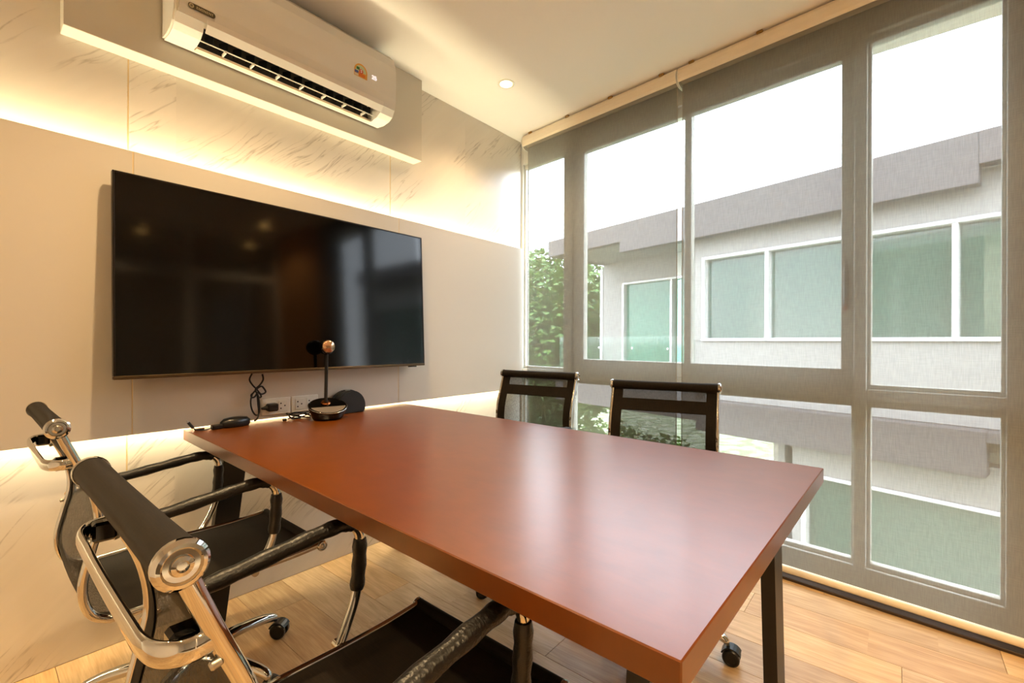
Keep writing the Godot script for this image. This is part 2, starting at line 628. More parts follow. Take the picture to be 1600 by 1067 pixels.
func blind(s0: float, s1: float, label: String, c0: float) -> void:
	var b := win_root("roller_blind")
	tag(b, label, "blind", "roller blinds")
	var e0 := s0 - (0.022 if s0 < 1.0 else 0.01)
	var e1 := s1 + 0.008
	# curved cassette cover
	var poly := PackedVector2Array()
	var outer := [Vector2(-0.05, 2.566), Vector2(0.0, 2.566), Vector2(0.012, 2.560), Vector2(0.02, 2.545), Vector2(0.022, 2.52), Vector2(0.020, 2.498), Vector2(0.014, 2.486)]
	for p in outer: poly.append(p)
	for i in range(outer.size() - 1, -1, -1):
		var p: Vector2 = outer[i]
		poly.append(p - Vector2(0.004 if i > 0 else 0.0, 0.004 if i < 4 else 0.0))
	var st := S()
	extrude(st, poly, Vector3(0, 0, 1), Vector3.UP, Vector3.RIGHT, e0, e1)
	obj("cassette", st, mats.cassette, b, "cream curved cassette cover")
	# end brackets
	for e in [e0, e1]:
		var pl := PackedVector2Array()
		for k in 15:
			var a := PI * 0.5 - PI * k / 14.0
			pl.append(Vector2(-0.025 + 0.051 * cos(a), 2.518 + 0.05 * sin(a)))
		pl.append(Vector2(-0.06, 2.468))
		pl.append(Vector2(-0.06, 2.568))
		st = S()
		extrude(st, pl, Vector3(0, 0, 1), Vector3.UP, Vector3.RIGHT, e - 0.002, e + 0.002)
		obj("end_bracket", st, mats.white_plastic, b)
	# roll of fabric
	st = S()
	tube(st, [Vector3(s0, 2.506, -0.018), Vector3(s1, 2.506, -0.018)], 0.026, 20)
	obj("roll", st, mats.blind_hem, b)
	# clips to the ceiling
	var s := e0 + 0.06
	while s < e1:
		st = S()
		bx(st, Vector3(s, 2.556, 0.004), Vector3(s + 0.028, 2.569, 0.02), 0.002)
		obj("ceiling_clip", st, mat("clip_brass", Color(0.6, 0.45, 0.2), 0.5), b)
		s += 0.33
	# fabric with welded hems
	st = S()
	sheet(st, s0 + 0.004, s1 - 0.004, 0.055, 2.506, -0.02)
	obj("fabric", st, mats.blind_fabric, b, "see-through woven screen fabric")
	for e in [[s0, s0 + 0.004], [s1 - 0.004, s1]]:
		st = S()
		bx(st, Vector3(e[0], 0.055, -0.021), Vector3(e[1], 2.506, -0.0195))
		obj("hem", st, mats.blind_hem, b)
	# bottom rail
	st = S()
	tube(st, [Vector3(s0 - 0.004, 0.047, -0.012), Vector3(s1 + 0.004, 0.047, -0.012)], 0.017, 16, 0.013, Vector3.UP)
	obj("bottom_rail", st, mats.cassette, b, "cream weighted bottom rail")

# ------------------------------------------------------------------ outside; local x along the facade, z towards the room
func bld_bar(parent: Node, called: String, m: Material, t0, t1, y0, y1, o0, o1, bev := 0.005, label := "") -> MeshInstance3D:
	var st := S()
	bx(st, Vector3(t0, y0, o0), Vector3(t1, y1, o1), bev)
	if m.transparency == BaseMaterial3D.TRANSPARENCY_ALPHA:
		st = S()
		sheet(st, t0, t1, y0, y1, (o0 + o1) / 2.0)
	return obj(called, st, m, parent, label)

func outside() -> void:
	var render := mat("render_white", Color(0.56, 0.55, 0.535), 0.85)
	var fascia := mat("render_pinkgrey", Color(0.33, 0.31, 0.305), 0.85)
	var white := mat("upvc_white", Color(0.80, 0.80, 0.79), 0.4)
	var dark := mat("facade_glass", Color(0.26, 0.44, 0.38, 0.42), 0.06)
	dark.transparency = BaseMaterial3D.TRANSPARENCY_ALPHA
	var inside_m := mat("plaster", Color(0.80, 0.78, 0.74), 0.9)
	var b := base("neighbour_house", BLD_AT, BLD_TURN)
	tag(b, "white rendered house with grey-pink roof band and glass balcony across the yard", "building")
	# roof slab and band with its two stepped ends
	bld_bar(b, "roof_slab", render, -2.75, 6.0, 2.63, 2.80, -6.0, 0.1)
	bld_bar(b, "roof_band", fascia, -1.25, 2.655, 2.462, 2.91, 0.1, 0.25, 0.005, "grey-pink roof band")
	bld_bar(b, "roof_band", fascia, -2.75, -1.25, 2.625, 2.91, 0.1, 0.25)
	bld_bar(b, "roof_band", fascia, 2.655, 6.0, 2.625, 2.91, 0.1, 0.25)
	bld_bar(b, "roof_band", fascia, -2.9, -2.75, 2.625, 2.91, -3.0, 0.25)
	# upper storey
	bld_bar(b, "wall", render, -0.144, 6.0, 0.33, 1.105, -0.2, 0.0)
	bld_bar(b, "wall", render, -0.144, 6.0, 2.235, 2.63, -0.2, 0.0)
	bld_bar(b, "wall", render, -0.144, -0.03, 1.105, 2.235, -0.2, 0.0)
	bld_bar(b, "wall", render, -0.144, 0.0, -0.08, 2.63, -1.2, -0.2)
	var cols := [-0.03, 0.79, 2.45, 4.1, 5.7]
	for i in 4:
		var wn := bld_bar(b, "window_frame", white, cols[i], cols[i + 1] + 0.04, 2.195, 2.235, -0.12, 0.02)
		bld_bar(wn, "frame_bar", white, cols[i], cols[i + 1] + 0.04, 1.105, 1.145, -0.12, 0.03)
		bld_bar(wn, "frame_bar", white, cols[i], cols[i] + 0.042, 1.145, 2.195, -0.12, 0.02)
		bld_bar(wn, "pane", dark, cols[i] + 0.042, cols[i + 1], 1.145, 2.195, -0.08, -0.07, 0.0)
	# band between the storeys, running into the balcony slab
	bld_bar(b, "floor_band", fascia, 0.0, 2.70, -0.07, 0.33, 0.0, 0.2)
	bld_bar(b, "floor_band", fascia, 2.70, 6.0, 0.235, 0.33, 0.0, 0.2)
	bld_bar(b, "balcony_slab", fascia, -2.75, 0.0, 0.05, 0.415, -1.2, 0.2)
	# balcony recess
	bld_bar(b, "recess_wall", render, -2.87, -2.38, 0.415, 2.63, -1.35, -1.2)
	bld_bar(b, "recess_wall", render, -2.38, -0.144, 2.22, 2.63, -1.35, -1.2)
	var dr := bld_bar(b, "sliding_door", white, -2.38, -0.144, 2.18, 2.22, -1.3, -1.17, 0.005, "white framed green glass sliding door")
	for t in [-2.38, -1.33, -0.19]:
		bld_bar(dr, "stile", white, t, t + 0.05, 0.415, 2.18, -1.3, -1.17)
	var gpane := mat("door_glass", Color(0.22, 0.52, 0.42, 0.62), 0.06)
	gpane.transparency = BaseMaterial3D.TRANSPARENCY_ALPHA
	bld_bar(dr, "pane", gpane, -2.33, -1.33, 0.43, 2.18, -1.26, -1.25, 0.0)
	bld_bar(dr, "pane", gpane, -1.28, -0.19, 0.43, 2.18, -1.26, -1.25, 0.0)
	bld_bar(b, "door_room_back", inside_m, -2.87, -0.144, 0.415, 2.63, -3.4, -3.2)
	bld_bar(b, "door_room_side", inside_m, -2.87, -2.77, 0.415, 2.63, -3.2, -1.35)
	bld_bar(b, "door_room_floor", mats.room_tiles if mats.has("room_tiles") else mat("room_tiles", Color(0.55, 0.5, 0.43), 0.5), -2.87, -0.144, 0.25, 0.415, -3.4, -1.2)
	bld_bar(b, "corner_post", white, -2.95, -2.88, 0.415, 2.55, -1.26, -1.19)
	bld_bar(b, "screen_rail", white, -2.95, -2.89, 2.49, 2.55, -3.2, -1.26)
	for k in 2:
		var t0 := -2.7 + k * 1.29
		var gp := bld_bar(b, "balustrade_pane", mats.green_glass, t0, t0 + 1.26, 0.42, 1.17, 0.14, 0.152, 0.0, "green tinted balcony glass")
		for q in [0.32, 0.94]:
			bld_bar(gp, "stud", white, t0 + q, t0 + q + 0.03, 0.98, 1.01, 0.152, 0.165)
	# lower storey
	bld_bar(b, "lower_wall", render, 1.1, 6.0, -0.38, 0.0, -0.2, 0.0)
	bld_bar(b, "lower_wall", render, 1.1, 1.2, -3.1, -0.38, -0.2, 0.0)
	bld_bar(b, "lower_wall", render, 0.3, 1.1, -3.1, 0.0, -2.4, -2.2)
	bld_bar(b, "lower_wall", render, 0.86, 0.94, -3.1, 0.05, -2.2, -0.2)
	var lw := bld_bar(b, "window_frame", white, 1.2, 6.0, -0.42, -0.38, -0.12, 0.02)
	for t in [1.2, 3.6, 5.96]:
		bld_bar(lw, "frame_bar", white, t, t + 0.05, -2.3, -0.42, -0.12, 0.02)
	bld_bar(lw, "pane", dark, 1.25, 3.6, -2.3, -0.42, -0.08, -0.07, 0.0)
	bld_bar(lw, "pane", dark, 3.65, 5.96, -2.3, -0.42, -0.08, -0.07, 0.0)
	bld_bar(b, "lower_wall", render, 1.2, 6.0, -3.1, -2.3, -0.2, 0.0)
	bld_bar(b, "room_floor", mat("room_tiles", Color(0.55, 0.5, 0.43), 0.5), 0.0, 6.0, 0.1, 0.33, -2.4, -0.2)
	bld_bar(b, "end_wall", inside_m, 6.0, 6.2, -3.1, 2.63, -2.6, 0.0)
	bld_bar(b, "curtain", mat("curtain_sand", Color(0.66, 0.62, 0.54), 0.9), 2.6, 3.1, 0.4, 2.2, -0.5, -0.44)
	bld_bar(b, "back_wall", inside_m, -0.144, 6.0, -3.1, 2.63, -2.6, -2.4)
	# yard
	var st := S()
	bx(st, Vector3(3.0, -3.3, -40), Vector3(60, -3.1, 30))
	var gr := obj("ground", st, tri_map(mat("yard", Color(1, 1, 1), 0.95), tex_wood(131, Color(0.33, 0.38, 0.22), Color(0.55, 0.56, 0.47), 0.5, 0.9), Vector3(0.2, 0.2, 0.2)))
	tag(gr, "grassy yard below the windows", "", "", "structure")
	# trees
	tree(Vector3(9.8, -3.1, -4.8), 6.6, 2.2, 0, "tall feathery tree left of the neighbouring house", 15000)
	tree(Vector3(12.5, -3.1, -8.6), 7.6, 2.7, 1, "tall tree furthest behind the neighbouring house", 15000)
	tree(Vector3(13.0, -3.1, -5.6), 6.4, 2.6, 2, "broad yellow-green tree beside the balcony corner post", 15000)
	tree(Vector3(8.4, -3.1, -2.35), 2.6, 1.2, 2, "bright green shrub under the balcony slab", 2600)
	tree(Vector3(8.9, -3.1, -1.3), 2.35, 1.0, 2, "rounded light green shrub below the balcony glass", 2200)
	tree(Vector3(7.7, -3.1, -3.5), 3.4, 1.3, 0, "dense dark shrub seen past the chair by the marble wall", 2600)

func tree(at: Vector3, h: float, r: float, kind: int, label: String, count: int) -> void:
	var t := base("tree" if h > 4.0 else "shrub", at)
	tag(t, label, "tree" if h > 4.0 else "shrub", "plants in the yard")
	var bark := mat("bark", Color(0.3, 0.25, 0.19), 0.9)
	var st := S()
	var top := h * 0.75
	tube(st, [Vector3.ZERO, Vector3(0.05, top * 0.5, 0.03), Vector3(-0.04, top, 0.06)], [0.12, 0.09, 0.03], 8)
	obj("trunk", st, bark, t)
	var lm := mat("leaf_%d" % kind, [Color(0.30, 0.42, 0.19), Color(0.36, 0.47, 0.26), Color(0.42, 0.56, 0.20)][kind], 0.6)
	lm.vertex_color_use_as_albedo = true
	lm.backlight_enabled = true
	lm.backlight = Color(0.35, 0.45, 0.2)
	st = S()
	var a := [Vector3(-0.5, 0, 0), Vector3(0, 0.08, -0.28), Vector3(0.5, 0, 0), Vector3(0, 0.08, 0.28)]
	st.add_vertex(a[0]); st.add_vertex(a[1]); st.add_vertex(a[2])
	st.add_vertex(a[0]); st.add_vertex(a[2]); st.add_vertex(a[3])
	var mm := MultiMesh.new()
	mm.transform_format = MultiMesh.TRANSFORM_3D
	mm.use_colors = true
	mm.mesh = bake(st)
	mm.instance_count = count
	var nz := noise(0.35, int(at.x * 10.0), 2)
	var i := 0
	while i < count:
		var v := Vector3(rng.randf_range(-1, 1), rng.randf_range(-1, 1), rng.randf_range(-1, 1))
		if v.length() > 1.0 or v.length() < 0.35:
			continue
		var p := Vector3(v.x * r, h - (1.0 - v.y) * h * 0.36, v.z * r)
		p *= Vector3(1, 1, 1)
		if nz.get_noise_3d(p.x * 3.0, p.y * 3.0, p.z * 3.0) < -0.3:
			continue
		var sc := rng.randf_range(0.11, 0.24) * (1.0 if h > 4.0 else 0.75)
		var bs := Basis.from_euler(Vector3(rng.randf_range(-0.9, 0.9), rng.randf() * TAU, rng.randf_range(-0.9, 0.9))).scaled(Vector3.ONE * sc)
		mm.set_instance_transform(i, Transform3D(bs, p))
		var k := rng.randf_range(0.75, 1.25)
		mm.set_instance_color(i, Color(k * rng.randf_range(0.9, 1.15), k, k * rng.randf_range(0.8, 1.1)))
		i += 1
	var mi := MultiMeshInstance3D.new()
	mi.name = "foliage"
	mi.multimesh = mm
	mi.material_override = lm
	mi.set_meta("kind", "stuff")
	t.add_child(mi)

# ------------------------------------------------------------------ table
func make_table() -> void:
	var t := base("meeting_table", Vector3(1.0315, 0, 1.0131), -1.39)
	tag(t, "reddish-brown wooden meeting table on splayed black legs", "table")
	var hw := 0.5105
	var hl := 0.968
	var st := S()
	bx(st, Vector3(-hw, 0.705, -hl), Vector3(hw, 0.745, hl), 0.0018)
	obj("tabletop", st, mats.table_wood, t, "satin reddish-brown wooden top")
	for e in [-1.0, 1.0]:
		var z0: float = e * (hl - 0.1)
		var fr := PackedVector2Array()
		for s in [-1.0, 1.0]:
			# a leg is a flat bar that leans outwards going down
			var top0: float = s * (hw - 0.192)
			var top1: float = s * (hw - 0.107)
			var bot0: float = s * (hw - 0.112)
			var bot1: float = s * (hw - 0.027)
			st = S()
			var p := PackedVector2Array([Vector2(top0, 0.665), Vector2(top1, 0.665), Vector2(bot1, 0.0), Vector2(bot0, 0.0)])
			extrude(st, p, Vector3.RIGHT, Vector3.UP, Vector3.BACK, z0 - 0.017, z0 + 0.017)
			obj("leg", st, mats.black_metal, t)
		st = S()
		bx(st, Vector3(-hw + 0.06, 0.665, z0 - 0.02), Vector3(hw - 0.06, 0.705, z0 + 0.02), 0.001)
		obj("cross_bar", st, mats.black_metal, t)
	for s in [-1.0, 1.0]:
		st = S()
		bx(st, Vector3(s * 0.3 - 0.02, 0.665, -hl + 0.105), Vector3(s * 0.3 + 0.02, 0.705, hl - 0.105), 0.001)
		obj("long_rail", st, mats.black_metal, t)

# ------------------------------------------------------------------ chairs; local x is forward
func rail_profile() -> Array:
	var c := [[-0.33, 0.886], [-0.302, 0.812], [-0.268, 0.727], [-0.257, 0.65], [-0.271, 0.58], [-0.285, 0.51], [-0.280, 0.455], [-0.256, 0.417], [-0.205, 0.402], [-0.06, 0.406], [0.08, 0.402], [0.2, 0.402], [0.305, 0.408]]
	var v := []
	for p in c: v.append(Vector3(p[0], p[1], 0))
	return smooth_path(v, 5)

func strip(st: SurfaceTool, prof: Array, i0: int, i1: int, z0: float, z1: float, sag: float, th: float, sides := [0.0, 1.0]) -> void:
	# a cloth strip following the profile between two lateral places, with thickness th
	st.set_smooth_group(1)
	var n := 6
	var at := func(i, k, side):
		var f := float(k) / n
		var z := lerpf(z0, z1, f)
		var p: Vector3 = prof[i]
		var t: Vector3 = (prof[mini(i + 1, prof.size() - 1)] - prof[maxi(i - 1, 0)]).normalized()
		var nn := Vector3(t.y, -t.x, 0) # away from the sitter
		var u := z / 0.22
		return Vector3(p.x, p.y, z) + nn * (sag * (1.0 - u * u) + side * th)
	for i in range(i0, i1):
		for k in n:
			for side in sides:
				var A: Vector3 = at.call(i, k, side)
				var B: Vector3 = at.call(i + 1, k, side)
				var C: Vector3 = at.call(i + 1, k + 1, side)
				var D: Vector3 = at.call(i, k + 1, side)
				var other: Vector3 = at.call(i, k, 1.0 - side)
				quad(st, A, B, C, D, (A + C) / 2.0 + (other - A) * 3.0)
	st.set_smooth_group(-1)

func make_chair(lift := 0.0, base_turn := 0.0, tag_colour := false) -> Node3D:
	var c := Node3D.new()
	var prof := rail_profile()
	for i in prof.size(): prof[i] += Vector3(0, lift, 0)
	var hw := 0.222
	var last := prof.size() - 1
	var split := 40 # where the back turns into the seat
	# cloth
	var st := S()
	strip(st, prof, 1, split, -hw + 0.045, hw - 0.045, 0.006, 0.0015, [0.0])
	obj("back_mesh", st, mats.back_mesh, c, "see-through dark mesh backrest")
	for s in [-1.0, 1.0]:
		st = S()
		strip(st, prof, 0, split, s * (hw - 0.045), s * (hw - 0.004), 0.002, 0.004)
		obj("back_border", st, mats.seat_fabric, c)
	st = S()
	strip(st, prof, split, last, -hw + 0.004, hw - 0.004, 0.008, 0.005)
	obj("seat", st, mats.seat_fabric, c, "dark woven sling seat")
	st = S()
	var ip := 6
	strip(st, prof, ip - 2, ip + 1, -hw + 0.01, hw - 0.01, 0.0, 0.007)
	obj("cross_band", st, mats.seat_fabric, c)
	# rolls at the top and the seat front with chrome caps
	var ends := [[prof[0], 0.0205, "top_roll"], [prof[last] + Vector3(0, -0.004, 0), 0.015, "front_roll"]]
	for e in ends:
		var p: Vector3 = e[0]
		var r: float = e[1]
		st = S()
		tube(st, [p + Vector3(0, 0, -hw), p + Vector3(0, 0, -hw * 0.5), p + Vector3(0, 0, hw * 0.5), p + Vector3(0, 0, hw)], [r * 1.03, r * 0.97, r * 0.97, r * 1.03], 18)
		obj(e[2], st, mats.seat_fabric, c)
		for s in [-1.0, 1.0]:
			st = S()
			lathe(st, [[0, 0], [r * 1.1, 0], [r * 1.14, 0.003], [r * 1.14, 0.008], [r * 0.98, 0.012], [r * 0.82, 0.0125], [r * 0.72, 0.0095], [r * 0.5, 0.0095], [r * 0.44, 0.0125], [r * 0.26, 0.0135], [r * 0.2, 0.0105], [0, 0.0105]], p + Vector3(0, 0, s * hw), Vector3(0, 0, s), 26)
			obj("end_cap", st, mats.chrome, c, "round chrome end cap with rings")
	# side rails
	for s in [-1.0, 1.0]:
		st = S()
		var pts := []
		for i in range(1, last + 1): pts.append(prof[i] + Vector3(0, 0, s * hw))
		tube(st, pts, 0.0075, 14, 0.0098, Vector3(0, 0, 1))
		var rl := obj("side_rail", st, mats.chrome, c)
		for i in [7, 18]:
			st = S()
			var q: Vector3 = prof[i] + Vector3(-0.012, 0, s * (hw + 0.002))
			lathe(st, [[0, -0.004], [0.005, -0.004], [0.005, 0.004], [0.0035, 0.006], [0, 0.006]], q, Vector3(-1, -0.3, 0), 10)
			obj("bolt", st, mats.chrome_dull, rl)
	# grip loop behind the top of the back
	var y := 0.803 + lift
	var loop := smooth_path([Vector3(-0.298, y, hw), Vector3(-0.318, y - 0.002, hw + 0.001), Vector3(-0.333, y - 0.002, hw - 0.005), Vector3(-0.343, y - 0.003, hw - 0.02), Vector3(-0.348, y - 0.003, hw - 0.042), Vector3(-0.349, y - 0.003, hw - 0.075), Vector3(-0.35, y - 0.003, 0.0), Vector3(-0.349, y - 0.003, -hw + 0.075), Vector3(-0.348, y - 0.003, -hw + 0.042), Vector3(-0.343, y - 0.003, -hw + 0.02), Vector3(-0.333, y - 0.002, -hw + 0.005), Vector3(-0.318, y - 0.002, -hw - 0.001), Vector3(-0.298, y, -hw)], 5)
	st = S()
	tube(st, loop, 0.013, 14, 0.0052, Vector3.UP)
	obj("grip_loop", st, mats.chrome, c, "flat chrome grip loop behind the back")
	for s in [-1.0, 1.0]:
		st = S()
		bx(st, Vector3(-0.334, y - 0.018, s * (hw - 0.022) - 0.012), Vector3(-0.305, y + 0.012, s * (hw - 0.022) + 0.012), 0.004)
		obj("mount", st, mats.black_gloss, c)
	# arms
	for s in [-1.0, 1.0]:
		var z: float = s * (hw + 0.026)
		var path := smooth_path([Vector3(-0.262, 0.62 + lift, s * (hw + 0.008)), Vector3(-0.235, 0.627 + lift, z), Vector3(-0.12, 0.642 + lift, z), Vector3(0.0, 0.658 + lift, z), Vector3(0.085, 0.667 + lift, z), Vector3(0.122, 0.661 + lift, z), Vector3(0.144, 0.636 + lift, z), Vector3(0.147, 0.595 + lift, z), Vector3(0.143, 0.535 + lift, z), Vector3(0.135, 0.485 + lift, z), Vector3(0.112, 0.435 + lift, z - s * 0.004), Vector3(0.088, 0.402 + lift, s * (hw + 0.012))], 5)
		st = S()
		tube(st, path, 0.0115, 12)
		var ar := obj("armrest", st, mats.chrome, c)
		for seg in [[8, 27], [32, 44]]:
			var pp := []
			var rr := []
			for i in range(seg[0], seg[1]):
				pp.append(path[i])
				rr.append(0.0165 + 0.0012 * sin(i * 1.7) if i > seg[0] and i < seg[1] - 1 else 0.0145)
			st = S()
			tube(st, pp, rr, 14)
			obj("sleeve", st, mats.sleeve, ar, "black leather arm sleeve")
		st = S()
		tube(st, [Vector3(0.088, 0.402 + lift, s * (hw - 0.004)), Vector3(0.088, 0.402 + lift, s * (hw + 0.03))], 0.010, 12)
		obj("bolt", st, mats.chrome, ar)
	# under the seat
	st = S()
	tube(st, [Vector3(-0.02, 0.39 + lift, -hw), Vector3(-0.02, 0.375 + lift, 0), Vector3(-0.02, 0.39 + lift, hw)], 0.010, 10)
	obj("seat_stretcher", st, mats.chrome, c)
	st = S()
	bx(st, Vector3(-0.10, 0.335 + lift, -0.055), Vector3(0.09, 0.372 + lift, 0.055), 0.008)
	var mech := obj("tilt_mechanism", st, mats.black_plastic, c)
	st = S()
	lathe(st, [[0, 0], [0.026, 0], [0.029, 0.004], [0.029, 0.04], [0.022, 0.048], [0, 0.048]], Vector3(0.055, 0.288 + lift, 0.0), Vector3.UP, 16)
	obj("tension_knob", st, mats.black_plastic, mech, "ribbed black tension knob")
	st = S()
	tube(st, smooth_path([Vector3(0.0, 0.35 + lift, 0.05), Vector3(0.0, 0.345 + lift, 0.12), Vector3(-0.005, 0.325 + lift, 0.17), Vector3(-0.005, 0.322 + lift, 0.21)], 4), 0.005, 8)
	obj("lever", st, mats.black_plastic, mech)
	st = S()
	tube(st, [Vector3(0, 0.09, 0), Vector3(0, 0.22, 0)], 0.026, 16)
	tube(st, [Vector3(0, 0.22, 0), Vector3(0, 0.34 + lift, 0)], 0.014, 14)
	obj("gas_lift", st, mats.black_plastic, c)
	# star base with casters
	st = S()
	lathe(st, [[0, 0.055], [0.038, 0.055], [0.044, 0.065], [0.044, 0.105], [0.034, 0.12], [0, 0.12]], Vector3.ZERO, Vector3.UP, 20)
	var hub := obj("base_hub", st, mats.chrome, c)
	for k in 5:
		var a := deg_to_rad(base_turn) + TAU * k / 5.0
		var d := Vector3(cos(a), 0, -sin(a))
		st = S()
		tube(st, smooth_path([Vector3(0, 0.092, 0) + d * 0.03, Vector3(0, 0.1, 0) + d * 0.12, Vector3(0, 0.092, 0) + d * 0.21, Vector3(0, 0.078, 0) + d * 0.262, Vector3(0, 0.066, 0) + d * 0.276], 4), [0.019, 0.0188, 0.0185, 0.018, 0.0178, 0.0175, 0.017, 0.0168, 0.0165, 0.016, 0.0155, 0.015, 0.0145, 0.0135, 0.0125, 0.0115, 0.0105], 12, [0.024, 0.0235, 0.023, 0.0225, 0.022, 0.0212, 0.0205, 0.0198, 0.019, 0.0182, 0.0175, 0.0165, 0.0155, 0.0145, 0.0135, 0.0125, 0.011], Vector3.UP)
		var arm := obj("base_arm", st, mats.chrome, c)
		st = S()
		tube(st, [d * 0.278 + Vector3(0, 0.045, 0), d * 0.278 + Vector3(0, 0.072, 0)], 0.0055, 10)
		obj("caster_stem", st, mats.chrome_dull, arm)
		# twin wheels
		var ang: float = a + [0.5, 1.7, 2.4, 0.9, 2.9][k]
		var ax := Vector3(cos(ang), 0, -sin(ang))
		var fw := ax.cross(Vector3.UP)
		var cc := d * 0.278 + fw * 0.012 + Vector3(0, 0.0275, 0)
		st = S()
		for s in [-1.0, 1.0]:
			lathe(st, [[0, 0.006], [0.024, 0.006], [0.0275, 0.009], [0.0275, 0.02], [0.024, 0.0235], [0.019, 0.0235], [0.018, 0.022], [0, 0.022]], cc, ax * s, 20)
		obj("wheel_pair", st, mats.black_plastic, arm, "black twin caster wheels")
		st = S()
		var hood := PackedVector2Array()
		for q in 9:
			var t := deg_to_rad(20.0 + 130.0 * q / 8.0)
			hood.append(Vector2(cos(t), sin(t)) * 0.033)
		for q in range(8, -1, -1):
			var t := deg_to_rad(20.0 + 130.0 * q / 8.0)
			hood.append(Vector2(cos(t), sin(t)) * 0.0285)
		extrude(st, hood, -fw, Vector3.UP, ax, -0.02, 0.02, cc)
		obj("caster_hood", st, mats.black_plastic, arm)
	return c

func put_chair(c: Node3D, at: Vector3, turn: float, label: String) -> void:
	c.name = numbered("office_chair")
	c.position = at
	c.rotation_degrees.y = turn
	add_child(c)
	tag(c, label, "chair", "mesh office chairs round the table")

func chairs() -> void:
	var a := make_chair(0.0, 10.0)
	put_chair(a, Vector3(0.467, 0, 0.445), 0.0, "mesh office chair at the table corner nearest the power adapter")
	var b := make_chair(0.0, 20.0)
	put_chair(b, Vector3(0.457, 0, 1.418), 0.0, "mesh office chair opposite the windows, further from the marble wall")
	# window side, facing the other way
	var c := make_chair(0.022, 12.0)
	put_chair(c, Vector3(1.69, 0, 0.70), 180.0 + 9.2, "mesh office chair backed against the blind nearest the marble wall")
	var d := make_chair(0.008, 4.0)
	put_chair(d, Vector3(1.675, 0, 1.43), 180.0 + 13.5, "mesh office chair in front of the gap between the two blinds")

# ------------------------------------------------------------------ television
func television() -> void:
	var t := base("television", Vector3(0.968, 0.958, 0.165))
	t.rotation_degrees.x = -2.5
	tag(t, "large black flat television hanging on the greige wall board", "television")
	var hw := 0.652
	var h := 0.703
	var bronze := mat("tv_bronze", Color(0.33, 0.26, 0.18), 0.3, 0.8)
	var st := S()
	bx(st, Vector3(-hw + 0.006, 0.012, -0.004), Vector3(hw - 0.006, h - 0.006, -0.001), 0.0)
	obj("screen", st, mat("tv_screen", Color(0.008, 0.008, 0.009), 0.09, 0.0, 0.4), t, "switched off glossy black screen")
	st = S()
	bx(st, Vector3(-hw, 0.0, -0.022), Vector3(hw, 0.012, 0.003), 0.002)
	obj("bottom_bezel", st, bronze, t, "thin bronze bottom bezel")
	for s in [[-hw, -hw + 0.006, 0.012, h], [hw - 0.006, hw, 0.012, h], [-hw + 0.006, hw - 0.006, h - 0.006, h]]:
		st = S()
		bx(st, Vector3(s[0], s[2], -0.022), Vector3(s[1], s[3], 0.001), 0.001)
		obj("side_bezel", st, mat("tv_edge", Color(0.12, 0.10, 0.085), 0.3, 0.5), t)
	st = S()
	bx(st, Vector3(-hw + 0.006, 0.012, -0.022), Vector3(hw - 0.006, h - 0.006, -0.004))
	bx(st, Vector3(-0.45, 0.03, -0.052), Vector3(0.45, 0.42, -0.022), 0.01)
	obj("back_housing", st, mats.black_plastic, t)
	st = S()
	bx(st, Vector3(-0.2, 0.2, -0.072), Vector3(0.2, 0.24, -0.052))
	bx(st, Vector3(-0.2, 0.36, -0.064), Vector3(0.2, 0.40, -0.052))
	obj("wall_bracket", st, mats.black_metal, t)
	st = S()
	bx(st, Vector3(0.55, -0.006, -0.016), Vector3(0.60, 0.0, -0.002), 0.002)
	obj("sensor", st, mats.black_gloss, t)
	# knotted lead hanging under it
	st = S()
	tube(st, smooth_path([Vector3(0.7610, 0.9535, 0.1120), Vector3(0.7508, 0.9299, 0.1150), Vector3(0.7607, 0.9078, 0.1180), Vector3(0.7785, 0.8884, 0.1135), Vector3(0.7949, 0.8673, 0.1165), Vector3(0.8144, 0.8734, 0.1120), Vector3(0.8055, 0.8911, 0.1150), Vector3(0.7942, 0.8995, 0.1180), Vector3(0.7797, 0.8896, 0.1135), Vector3(0.7663, 0.8763, 0.1165), Vector3(0.7582, 0.8661, 0.1120), Vector3(0.7602, 0.8557, 0.1150), Vector3(0.7707, 0.8589, 0.1180), Vector3(0.7835, 0.8747, 0.1135), Vector3(0.7924, 0.8649, 0.1165), Vector3(0.7967, 0.8561, 0.1120), Vector3(0.7880, 0.8531, 0.1150), Vector3(0.7768, 0.8736, 0.1180), Vector3(0.7748, 0.8887, 0.1135), Vector3(0.7904, 0.9056, 0.1165), Vector3(0.8047, 0.9265, 0.1120), Vector3(0.8002, 0.9496, 0.1150)], 6), 0.0034, 6)
	tube(st, smooth_path([Vector3(0.7778, 0.8857, 0.1120), Vector3(0.7620, 0.8700, 0.1150), Vector3(0.7542, 0.8394, 0.1180), Vector3(0.7609, 0.8054, 0.1135), Vector3(0.7728, 0.7833, 0.1165), Vector3(0.7869, 0.7838, 0.1120), Vector3(0.7894, 0.8051, 0.1150), Vector3(0.7856, 0.8430, 0.1180), Vector3(0.7810, 0.8762, 0.1135), Vector3(0.7825, 0.8299, 0.1165), Vector3(0.7875, 0.7957, 0.1120), Vector3(0.7845, 0.7751, 0.1150), Vector3(0.7760, 0.7632, 0.1180), Vector3(0.7703, 0.7581, 0.1135)], 6), 0.0034, 6)
	tag(obj("television_lead", st, mats.rubber), "knotted black lead hanging below the television", "cable")

